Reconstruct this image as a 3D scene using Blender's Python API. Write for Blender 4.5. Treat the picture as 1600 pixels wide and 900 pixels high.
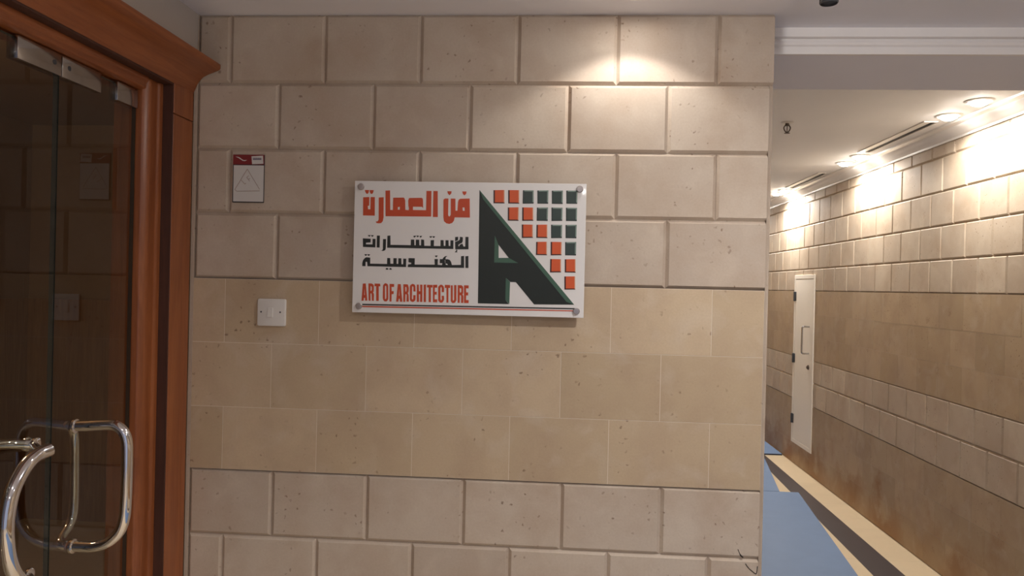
import bpy, bmesh, math, random
from mathutils import Vector, Matrix
from mathutils.geometry import tessellate_polygon

random.seed(7)
for _o in list(bpy.data.objects):
    bpy.data.objects.remove(_o, do_unlink=True)
SC = bpy.context.scene
COL = SC.collection

# ------------------------------------------------------------------ camera, world, exposure
cd = bpy.data.cameras.new('camera')
cam = bpy.data.objects.new('camera', cd)
COL.objects.link(cam)
cd.sensor_width = 36.0
cd.lens = 26.362
cd.clip_start = 0.05
right = Vector((0.99746827, 0.06731148, 0.02293919))
up = Vector((-0.02308398, 0.0013739, 0.99973259))
fwd = Vector((-0.06726197, 0.99773106, -0.00292424))
M = Matrix((right, up, -fwd)).transposed().to_4x4()
M.translation = Vector((1.04048, -2.26323, 1.60377))
cam.matrix_world = M
SC.camera = cam

SC.view_settings.view_transform = 'Standard'
SC.view_settings.look = 'None'
SC.view_settings.gamma = 1.0
SC.view_settings.use_curve_mapping = False
SC.view_settings.exposure = 0.0

W = bpy.data.worlds.new('world')
SC.world = W
W.use_nodes = True
WORLD_STRENGTH = 0.43
WORLD_COLOR = (0.71, 0.76, 0.97, 1)
W.node_tree.nodes['Background'].inputs[0].default_value = WORLD_COLOR
W.node_tree.nodes['Background'].inputs[1].default_value = WORLD_STRENGTH

# lamp powers in watts, colours
WARM = (1.0, 0.86, 0.68)
WARM_WHITE = (1.0, 0.945, 0.88)
LOBBY_WHITE = (1.0, 0.96, 0.92)
P_CORRIDOR = 29.0
P_SCALLOP = 5.2
P_LOBBY = 58.0
P_OFFICE = 14.0

# ------------------------------------------------------------------ helpers
def prop(o, label=None, cat=None, group=None, kind=None):
    if label: o['label'] = label
    if cat: o['category'] = cat
    if group: o['group'] = group
    if kind: o['kind'] = kind
    return o

def empty(name, loc=(0, 0, 0)):
    o = bpy.data.objects.new(name, None)
    o.empty_display_size = 0.05
    o.location = loc
    COL.objects.link(o)
    return o

def link(name, bm, mats, parent=None, smooth=False, loc=None):
    """one mesh object; with a parent or loc the mesh is moved so that world coordinates hold"""
    off = Vector((0, 0, 0))
    if parent is not None:
        p = parent
        while p is not None:
            off += p.location
            p = p.parent
    if loc is not None:
        if parent is None:
            off = Vector(loc)
    bmesh.ops.recalc_face_normals(bm, faces=bm.faces[:]) if getattr(bm, 'fixn', False) else None
    bmesh.ops.translate(bm, verts=bm.verts[:], vec=-off)
    me = bpy.data.meshes.new(name)
    bm.to_mesh(me)
    bm.free()
    for m in (mats if isinstance(mats, (list, tuple)) else [mats]):
        me.materials.append(m)
    if smooth:
        for p in me.polygons: p.use_smooth = True
        try:
            me.set_sharp_from_angle(angle=math.radians(40))
        except Exception:
            pass
    o = bpy.data.objects.new(name, me)
    COL.objects.link(o)
    if parent is not None: o.parent = parent
    elif loc is not None: o.location = loc
    return o

def box(bm, x0, x1, y0, y1, z0, z1, bevel=0.0, mi=0, seg=2):
    v = [bm.verts.new(c) for c in ((x0,y0,z0),(x1,y0,z0),(x1,y1,z0),(x0,y1,z0),(x0,y0,z1),(x1,y0,z1),(x1,y1,z1),(x0,y1,z1))]
    fs = [bm.faces.new([v[i] for i in f]) for f in ((3,2,1,0),(4,5,6,7),(0,1,5,4),(1,2,6,5),(2,3,7,6),(3,0,4,7))]
    for f in fs: f.material_index = mi
    if bevel > 0:
        es = list({e for f in fs for e in f.edges})
        r = bmesh.ops.bevel(bm, geom=es, offset=bevel, segments=seg, profile=0.5, affect='EDGES')
        for f in r['faces']: f.material_index = mi
    return fs

def bx(*a, **k):
    bm = bmesh.new(); box(bm, *a, **k); return bm

def prism(bm, pts, axis, a0, a1, mi=0):
    """extrude a closed 2D profile along an axis: axis 'y' -> pts are (x,z); axis 'x' -> pts are (y,z); 'z' -> (x,y)"""
    def P(p, a):
        return {'y': (p[0], a, p[1]), 'x': (a, p[0], p[1]), 'z': (p[0], p[1], a)}[axis]
    A = [bm.verts.new(P(p, a0)) for p in pts]
    B = [bm.verts.new(P(p, a1)) for p in pts]
    n = len(pts)
    for i in range(n):
        f = bm.faces.new((A[i], A[(i+1) % n], B[(i+1) % n], B[i])); f.material_index = mi
    for loop, flip in ((A, False), (B, True)):
        tris = tessellate_polygon([[Vector((p[0], p[1], 0)) for p in pts]])
        for t in tris:
            try:
                f = bm.faces.new([loop[i] for i in t]); f.material_index = mi
            except ValueError:
                pass
    bmesh.ops.recalc_face_normals(bm, faces=bm.faces[:])

def lathe(bm, prof, center, axis='z', n=32, mi=0):
    """prof: list of (radius, along) ; closed ends when radius 0"""
    c = Vector(center)
    rings = []
    for r, a in prof:
        ring = []
        for k in range(n):
            t = 2*math.pi*k/n
            u, v = r*math.cos(t), r*math.sin(t)
            d = {'z': Vector((u, v, a)), 'y': Vector((u, a, v)), 'x': Vector((a, u, v))}[axis]
            ring.append(bm.verts.new(c + d))
        rings.append(ring)
    fs = []
    for i in range(len(rings)-1):
        for k in range(n):
            f = bm.faces.new((rings[i][k], rings[i][(k+1) % n], rings[i+1][(k+1) % n], rings[i+1][k]))
            f.material_index = mi; fs.append(f)
    for ring in (rings[0], rings[-1]):
        f = bm.faces.new(ring); f.material_index = mi; fs.append(f)
    bmesh.ops.recalc_face_normals(bm, faces=fs)

def smooth_path(pts, sub=8):
    P = [Vector(p) for p in pts]
    out = []
    for i in range(len(P)-1):
        p0 = P[max(i-1, 0)]; p1 = P[i]; p2 = P[i+1]; p3 = P[min(i+2, len(P)-1)]
        for s in range(sub):
            t = s/sub
            out.append(0.5*((2*p1) + (-p0+p2)*t + (2*p0-5*p1+4*p2-p3)*t*t + (-p0+3*p1-3*p2+p3)*t**3))
    out.append(P[-1])
    return out

def tube(bm, path, r, n=20, mi=0):
    path = [Vector(p) for p in path]
    rings = []
    prev = None
    for i, p in enumerate(path):
        t = (path[min(i+1, len(path)-1)] - path[max(i-1, 0)]).normalized()
        if prev is None:
            a = t.orthogonal().normalized()
        else:
            a = (prev - t*prev.dot(t)).normalized()
        prev = a
        b = t.cross(a)
        rr = r[i] if isinstance(r, (list, tuple)) else r
        rings.append([bm.verts.new(p + (a*math.cos(2*math.pi*k/n) + b*math.sin(2*math.pi*k/n))*rr) for k in range(n)])
    fs = []
    for i in range(len(rings)-1):
        for k in range(n):
            fs.append(bm.faces.new((rings[i][k], rings[i][(k+1) % n], rings[i+1][(k+1) % n], rings[i+1][k])))
    for ring in (rings[0], rings[-1]): fs.append(bm.faces.new(ring))
    for f in fs: f.material_index = mi
    bmesh.ops.recalc_face_normals(bm, faces=fs)

def rounded(pts_r, seg=4):
    """rounded polygon from [(x,y,r),...]"""
    out = []
    n = len(pts_r)
    for i in range(n):
        p = Vector(pts_r[i][:2]); r = pts_r[i][2]
        a = Vector(pts_r[i-1][:2]); b = Vector(pts_r[(i+1) % n][:2])
        if r <= 0: out.append((p.x, p.y)); continue
        u = (a-p).normalized(); w = (b-p).normalized()
        s = p + u*r; e = p + w*r
        for k in range(seg+1):
            t = k/seg
            q = (1-t)**2*s + 2*t*(1-t)*p + t*t*e
            out.append((q.x, q.y))
    return out

# ------------------------------------------------------------------ materials
def mat(name):
    m = bpy.data.materials.new(name); m.use_nodes = True
    nt = m.node_tree
    return m, nt, nt.nodes['Principled BSDF']

def node(nt, t, **k):
    n = nt.nodes.new(t)
    for a, b in k.items():
        if a.startswith('i_'):
            key = a[2:]
            n.inputs[int(key) if key.isdigit() else key].default_value = b
        else: setattr(n, a, b)
    return n

def mixc(nt, fac, a, b, blend='MIX'):
    n = nt.nodes.new('ShaderNodeMix'); n.data_type = 'RGBA'; n.blend_type = blend
    for idx, v in ((0, fac), (6, a), (7, b)):
        if hasattr(v, 'is_output'): nt.links.new(v, n.inputs[idx])
        else: n.inputs[idx].default_value = v if idx == 0 else (*v[:3], 1)
    return n.outputs[2]

def ramp(nt, src, lo, hi, a=0.0, b=1.0):
    n = nt.nodes.new('ShaderNodeMapRange')
    n.inputs[1].default_value = lo; n.inputs[2].default_value = hi
    n.inputs[3].default_value = a; n.inputs[4].default_value = b
    nt.links.new(src, n.inputs[0])
    return n.outputs[0]

def math_n(nt, op, a, b):
    n = nt.nodes.new('ShaderNodeMath'); n.operation = op
    for i, v in ((0, a), (1, b)):
        if hasattr(v, 'is_output'): nt.links.new(v, n.inputs[i])
        else: n.inputs[i].default_value = v
    return n.outputs[0]

def objco(nt, scale=(1, 1, 1)):
    t = nt.nodes.new('ShaderNodeTexCoord'); mp = nt.nodes.new('ShaderNodeMapping')
    mp.inputs['Scale'].default_value = scale
    nt.links.new(t.outputs['Object'], mp.inputs['Vector'])
    return mp.outputs[0]

def noise(nt, co, scale, detail=3, rough=0.55, dist=0.0):
    n = node(nt, 'ShaderNodeTexNoise'); n.inputs['Scale'].default_value = scale
    n.inputs['Detail'].default_value = detail; n.inputs['Roughness'].default_value = rough
    n.inputs['Distortion'].default_value = dist
    nt.links.new(co, n.inputs['Vector'])
    return n.outputs['Fac']

def bump(nt, bs, h, strength=0.2, dist=0.002):
    b = nt.nodes.new('ShaderNodeBump'); b.inputs['Strength'].default_value = strength; b.inputs['Distance'].default_value = dist
    nt.links.new(h, b.inputs['Height']); nt.links.new(b.outputs[0], bs.inputs['Normal'])

def plain(name, col, rough=0.5, metal=0.0, var=0.06, scale=30, coat=0.0):
    m, nt, bs = mat(name)
    f = noise(nt, objco(nt), scale)
    c = mixc(nt, f, tuple(x*(1-var) for x in col), tuple(min(1, x*(1+var)) for x in col))
    nt.links.new(c, bs.inputs['Base Color'])
    bs.inputs['Roughness'].default_value = rough
    bs.inputs['Metallic'].default_value = metal
    if coat: bs.inputs['Coat Weight'].default_value = coat
    return m

def blotch(nt, co, c):
    # larger reddish-brown smudges, sparse, with speckled edges
    vo = node(nt, 'ShaderNodeTexVoronoi'); vo.inputs['Scale'].default_value = 9.0; vo.inputs['Randomness'].default_value = 1
    wob = node(nt, 'ShaderNodeTexNoise'); wob.inputs['Scale'].default_value = 25; wob.inputs['Detail'].default_value = 4
    nt.links.new(co, wob.inputs['Vector'])
    vm = node(nt, 'ShaderNodeVectorMath', operation='MULTIPLY_ADD')
    nt.links.new(wob.outputs['Color'], vm.inputs[0]); vm.inputs[1].default_value = (0.06, 0.06, 0.06)
    nt.links.new(co, vm.inputs[2]); nt.links.new(vm.outputs[0], vo.inputs['Vector'])
    d = ramp(nt, vo.outputs['Distance'], 0.10, 0.26, 1, 0)
    sep = node(nt, 'ShaderNodeSeparateColor'); nt.links.new(vo.outputs['Color'], sep.inputs[0])
    ch = ramp(nt, sep.outputs[1], 0.62, 0.75)
    sp = ramp(nt, noise(nt, co, 90, 3, 0.7), 0.45, 0.62)
    f = math_n(nt, 'MULTIPLY', math_n(nt, 'MULTIPLY', d, ch), sp)
    return mixc(nt, math_n(nt, 'MULTIPLY', f, 0.55), c, (0.27, 0.14, 0.085))

def limestone(name, stain=False):
    m, nt, bs = mat(name)
    co = objco(nt)
    at = nt.nodes.new('ShaderNodeAttribute'); at.attribute_name = 'tint'
    ho = nt.nodes.new('ShaderNodeAttribute'); ho.attribute_name = 'honed'
    tint, honed = at.outputs['Fac'], ho.outputs['Fac']
    raised = mixc(nt, tint, (0.50, 0.415, 0.34), (0.60, 0.51, 0.42))
    smooth = mixc(nt, tint, (0.50, 0.385, 0.255), (0.60, 0.47, 0.325))
    c = mixc(nt, honed, raised, smooth)
    n1 = noise(nt, co, 5.5, 4, 0.6)
    c = mixc(nt, ramp(nt, n1, 0.42, 0.72, 0, 0.55), c, (0.42, 0.30, 0.21))
    n1b = noise(nt, co, 9.0, 3, 0.5, 0.6)
    c = mixc(nt, ramp(nt, n1b, 0.52, 0.8, 0, 0.5), c, (0.66, 0.57, 0.47))
    # fossil flecks: small irregular brown marks in loose clusters
    vo = node(nt, 'ShaderNodeTexVoronoi'); vo.inputs['Scale'].default_value = 46; vo.inputs['Randomness'].default_value = 1
    wob = node(nt, 'ShaderNodeTexNoise'); wob.inputs['Scale'].default_value = 60
    nt.links.new(co, wob.inputs['Vector'])
    vm = node(nt, 'ShaderNodeVectorMath', operation='MULTIPLY_ADD')
    nt.links.new(wob.outputs['Color'], vm.inputs[0]); vm.inputs[1].default_value = (0.022, 0.022, 0.022)
    nt.links.new(co, vm.inputs[2])
    nt.links.new(vm.outputs[0], vo.inputs['Vector'])
    d = ramp(nt, vo.outputs['Distance'], 0.10, 0.22, 1, 0)
    cl = ramp(nt, noise(nt, co, 6.0, 2), 0.47, 0.60)
    # each cell has its own random chance
    sep = node(nt, 'ShaderNodeSeparateColor'); nt.links.new(vo.outputs['Color'], sep.inputs[0])
    chance = ramp(nt, sep.outputs[0], 0.35, 0.6)
    fl = math_n(nt, 'MULTIPLY', math_n(nt, 'MULTIPLY', d, cl), chance)
    c = mixc(nt, math_n(nt, 'MULTIPLY', fl, 0.72), c, (0.17, 0.095, 0.055))
    c = blotch(nt, co, c)
    n3 = noise(nt, co, 150, 2)
    c = mixc(nt, ramp(nt, n3, 0.35, 0.7, 0, 0.10), c, (0.3, 0.2, 0.13))
    if stain:
        c = mixc(nt, 1.0, c, mixc(nt, honed, (0.985, 0.97, 0.905), (0.80, 0.765, 0.71)), 'MULTIPLY')
        # rising damp: brown tide marks with a ragged upper edge near the floor
        g = nt.nodes.new('ShaderNodeNewGeometry'); sx = nt.nodes.new('ShaderNodeSeparateXYZ')
        nt.links.new(g.outputs['Position'], sx.inputs[0])
        edge = noise(nt, co, 4.0, 5, 0.65)
        hz = math_n(nt, 'ADD', sx.outputs['Z'], ramp(nt, edge, 0.3, 0.7, 0.22, -0.22))
        s = ramp(nt, hz, 0.13, 0.30, 1, 0)
        s2 = ramp(nt, noise(nt, co, 2.2, 3), 0.36, 0.62, 0.15, 1)
        c = mixc(nt, math_n(nt, 'MULTIPLY', math_n(nt, 'MULTIPLY', s, s2), 0.9), c, (0.29, 0.145, 0.055))
        c = mixc(nt, ramp(nt, noise(nt, co, 1.4, 4, 0.6), 0.5, 0.75, 0, 0.35), c, (0.40, 0.32, 0.26))
    nt.links.new(c, bs.inputs['Base Color'])
    r = math_n(nt, 'SUBTRACT', 0.62, math_n(nt, 'MULTIPLY', honed, 0.12))
    nt.links.new(r, bs.inputs['Roughness'])
    bs.inputs['Specular IOR Level'].default_value = 0.35
    bump(nt, bs, math_n(nt, 'ADD', n3, math_n(nt, 'MULTIPLY', fl, -1.0)), 0.12, 0.002)
    return m

def wood(name, dark, light, along=2, rough=0.38, coat=0.25):
    m, nt, bs = mat(name)
    s = [26, 26, 26]; s[along] = 1.6
    co = objco(nt, tuple(s))
    a = noise(nt, co, 1.4, 5, 0.62, 0.8)
    b = noise(nt, objco(nt, tuple(x*4 for x in s)), 2.0, 3)
    c = mixc(nt, ramp(nt, a, 0.3, 0.7), dark, light)
    c = mixc(nt, ramp(nt, b, 0.5, 0.8, 0, 0.35), c, tuple(x*0.55 for x in dark))
    nt.links.new(c, bs.inputs['Base Color'])
    bs.inputs['Roughness'].default_value = rough
    bs.inputs['Coat Weight'].default_value = coat
    bs.inputs['Coat Roughness'].default_value = 0.25
    return m

def emit(name, col, strength):
    m, nt, bs = mat(name)
    bs.inputs['Base Color'].default_value = (*col, 1)
    bs.inputs['Emission Color'].default_value = (*col, 1)
    bs.inputs['Emission Strength'].default_value = strength
    return m

def door_glass(name):
    m, nt, bs = mat(name)
    out = nt.nodes['Material Output']
    tr = node(nt, 'ShaderNodeBsdfTransparent'); tr.inputs[0].default_value = (0.86, 0.87, 0.84, 1)
    gl = node(nt, 'ShaderNodeBsdfGlossy'); gl.inputs['Roughness'].default_value = 0.0
    fr = node(nt, 'ShaderNodeFresnel'); fr.inputs[0].default_value = 1.5
    n = noise(nt, objco(nt), 1.5)
    geo = node(nt, 'ShaderNodeNewGeometry')
    outer = math_n(nt, 'SUBTRACT', 1.0, geo.outputs['Backfacing'])
    f = math_n(nt, 'MULTIPLY', math_n(nt, 'ADD', math_n(nt, 'MULTIPLY', fr.outputs[0], 1.5), ramp(nt, n, 0, 1, 0.0, 0.004)), outer)
    mx = node(nt, 'ShaderNodeMixShader')
    nt.links.new(f, mx.inputs[0]); nt.links.new(tr.outputs[0], mx.inputs[1]); nt.links.new(gl.outputs[0], mx.inputs[2])
    nt.links.new(mx.outputs[0], out.inputs['Surface'])
    return m

M_STONE = limestone('limestone')
M_STONE2 = limestone('limestone_stained', True)
M_GROUT = plain('pale_grout', (0.74, 0.66, 0.55), 0.8)
M_GROUT_D = plain('stone_coloured_grout', (0.50, 0.41, 0.32), 0.8)
M_PLASTER = plain('white_ceiling_paint', (0.89, 0.89, 0.95), 0.75, var=0.03, scale=4)
M_PLASTER_C = plain('warm_ceiling_paint', (0.82, 0.815, 0.81), 0.7, var=0.03, scale=4)
M_MOULD = plain('moulding_paint', (0.90, 0.87, 0.86), 0.45, var=0.02)
M_COVE = plain('glossy_cove_paint', (0.78, 0.75, 0.71), 0.28, var=0.02)
M_WALLPAINT = plain('beige_wall_paint', (0.50, 0.45, 0.41), 0.8, var=0.04, scale=5)
M_WOOD = wood('orange_brown_timber', (0.225, 0.062, 0.018), (0.36, 0.115, 0.036), 2)
M_WOODH = wood('orange_brown_timber_long', (0.225, 0.062, 0.018), (0.36, 0.115, 0.036), 1)
M_DARKWOOD = wood('dark_brown_timber', (0.05, 0.018, 0.011), (0.085, 0.03, 0.018), 2, 0.55, 0.0)
M_PANEL = wood('office_timber_panel', (0.22, 0.10, 0.04), (0.33, 0.17, 0.07), 2, 0.5, 0.0)
M_OFFICE = plain('office_brown_paint', (0.30, 0.19, 0.11), 0.8)
M_GLASS = door_glass('door_glass_sheet')
M_GLASSEDGE = plain('polished_glass_edge', (0.035, 0.042, 0.036), 0.25)
M_CHROME = plain('chrome', (0.82, 0.82, 0.84), 0.06, 1.0, var=0.01)
M_STEEL = plain('satin_steel', (0.50, 0.48, 0.46), 0.16, 1.0, var=0.03)
M_SCREW = plain('screw_cap_steel', (0.50, 0.45, 0.43), 0.35, 1.0, var=0.03)
M_DARKMETAL = plain('dark_grey_metal', (0.07, 0.075, 0.085), 0.45, 0.3)
M_BRONZE = plain('dark_bronze', (0.10, 0.075, 0.06), 0.45, 0.6)
M_ACRYLIC = plain('white_acrylic', (0.80, 0.78, 0.77), 0.3, var=0.01, coat=0.1)
M_RED = plain('print_brick_red', (0.55, 0.070, 0.020), 0.4, var=0.03)
M_ORANGE = plain('print_orange', (0.66, 0.105, 0.028), 0.4, var=0.04)
M_ORANGE_D = plain('print_dark_maroon', (0.05, 0.010, 0.006), 0.4)
M_ORANGE_L = plain('print_pale_orange', (0.70, 0.36, 0.22), 0.4)
M_INK = plain('print_black', (0.018, 0.020, 0.018), 0.4)
M_GREEN = plain('print_dark_green', (0.011, 0.016, 0.012), 0.4)
M_GREEN_L = plain('print_mid_green', (0.055, 0.125, 0.085), 0.4)
M_SQGREEN = plain('print_slate_green', (0.036, 0.056, 0.050), 0.4)
M_SQGREEN_L = plain('print_pale_green', (0.22, 0.30, 0.26), 0.4)
M_SWITCH = plain('white_switch_plastic', (0.74, 0.71, 0.68), 0.35, var=0.01)
M_CARD = plain('white_card', (0.66, 0.64, 0.62), 0.6, var=0.02)
M_CARDRED = plain('dark_red_print', (0.22, 0.020, 0.022), 0.5)
M_CARDEDGE = plain('dark_card_edge', (0.035, 0.03, 0.035), 0.5)
M_PENCIL = plain('faint_pencil', (0.32, 0.19, 0.15), 0.8)
M_STAMP = plain('grey_violet_ink', (0.22, 0.19, 0.24), 0.8)
M_CRACK = plain('black_crack', (0.03, 0.022, 0.018), 0.9)
M_SERVICE = plain('cream_door_paint', (0.90, 0.84, 0.74), 0.45, var=0.02)
M_BLACK = plain('black_slot', (0.012, 0.012, 0.012), 0.7)
M_DIFF = plain('white_diffuser_metal', (0.74, 0.71, 0.67), 0.4)
M_MAT = plain('blue_floor_protection', (0.125, 0.20, 0.345), 0.6, var=0.08, scale=7)
M_MATEDGE = plain('dark_mat_edge', (0.03, 0.035, 0.06), 0.7)
M_LAMP = emit('lit_lamp_lens', (1.0, 0.94, 0.86), 80.0)

def floor_mat(name, c1, c2, line):
    m, nt, bs = mat(name)
    b = node(nt, 'ShaderNodeTexBrick'); b.offset = 0.0
    b.inputs['Color1'].default_value = (*c1, 1); b.inputs['Color2'].default_value = (*c2, 1); b.inputs['Mortar'].default_value = (*line, 1)
    b.inputs['Scale'].default_value = 1.0; b.inputs['Mortar Size'].default_value = 0.0012
    b.inputs['Brick Width'].default_value = 0.6; b.inputs['Row Height'].default_value = 0.6
    nt.links.new(objco(nt), b.inputs['Vector'])
    n = noise(nt, objco(nt), 4, 5, 0.6, 0.7)
    c = mixc(nt, ramp(nt, n, 0.4, 0.75, 0, 0.3), b.outputs['Color'], tuple(x*0.75 for x in c1))
    nt.links.new(c, bs.inputs['Base Color'])
    bs.inputs['Roughness'].default_value = 0.32
    return m
M_FLOOR = floor_mat('cream_marble_floor', (0.70, 0.57, 0.39), (0.66, 0.53, 0.36), (0.45, 0.36, 0.25))
M_BAND = floor_mat('dark_brown_floor_band', (0.055, 0.047, 0.052), (0.064, 0.055, 0.060), (0.04, 0.03, 0.03))

# ------------------------------------------------------------------ block walls
CH = 0.0095
def block_wall(name, P, s0, s1, rows, parent=None, stone=None, seed=1, end_chamfer=None, depth=0.3, grout=None):
    """rows: (z0, z1, honed, first joint, block width, last s). P(s, z, d) -> world point, d outward."""
    rnd = random.Random(seed)
    bm = bmesh.new()
    lt = bm.faces.layers.float.new('tint'); lh = bm.faces.layers.float.new('honed')
    def quad(pts, t, h, mi=0):
        f = bm.faces.new([bm.verts.new(P(*p)) for p in pts]); f[lt] = t; f[lh] = h; f.material_index = mi
    for z0, z1, honed, j0, w, se in rows:
        a = j0
        while a - w > s0 - 1e-6: a -= w
        edges = [s0]
        while a < se - 0.012:
            if a > s0 + 0.012: edges.append(a)
            a += w
        edges.append(se)
        if honed:
            quad([(s0, z0, -0.0007), (se, z0, -0.0007), (se, z1, -0.0007), (s0, z1, -0.0007)], 0.5, 1, 1)
        for i in range(len(edges)-1):
            a0, a1 = edges[i], edges[i+1]
            t = rnd.random()
            g = 0.0009
            if honed:
                quad([(a0+g, z0+g, 0), (a1-g, z0+g, 0), (a1-g, z1-g, 0), (a0+g, z1-g, 0)], t, 1)
                o = [(a0+g, z0+g), (a1-g, z0+g), (a1-g, z1-g), (a0+g, z1-g)]
                for k in range(4):
                    p, q = o[k], o[(k+1) % 4]
                    quad([(p[0], p[1], -0.0012), (q[0], q[1], -0.0012), (q[0], q[1], 0), (p[0], p[1], 0)], t, 1)
            else:
                last = end_chamfer is not None and i == len(edges)-2
                cr = 0.0 if last else CH
                I = [(a0+CH, z0+CH), (a1-cr, z0+CH), (a1-cr, z1-CH), (a0+CH, z1-CH)]
                O = [(a0+g*.4, z0+g*.4), (a1-g*.4, z0+g*.4), (a1-g*.4, z1-g*.4), (a0+g*.4, z1-g*.4)]
                quad([(x, z, 0) for x, z in I], t, 0)
                for k in range(4):
                    k2 = (k+1) % 4
                    quad([(*O[k], -CH), (*O[k2], -CH), (*I[k2], 0), (*I[k], 0)], t, 0)
    zb = min(r[0] for r in rows); zt = max(r[1] for r in rows); smax = max(r[5] for r in rows)
    # the body behind the facing
    F = [(s0, zb, -CH-.0004), (smax, zb, -CH-.0004), (smax, zt, -CH-.0004), (s0, zt, -CH-.0004)]
    B = [(s, z, -depth) for s, z, _ in F]
    quad(F, 0.4, 0); quad(B, 0.4, 0)
    for k in range(4):
        quad([F[k], F[(k+1) % 4], B[(k+1) % 4], B[k]], 0.5, 0)
    if end_chamfer:
        e0, d0, e1, d1, ztop = end_chamfer
        quad([(e0, zb, d0), (e1, zb, d1), (e1, ztop, d1), (e0, ztop, d0)], 0.65, 0)
        quad([(e1, zb, d1), (e1, zb, -depth), (e1, ztop, -depth), (e1, ztop, d1)], 0.5, 0)
    bmesh.ops.recalc_face_normals(bm, faces=bm.faces[:])
    return link(name, bm, [stone or M_STONE, grout or M_GROUT], parent)
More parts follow.
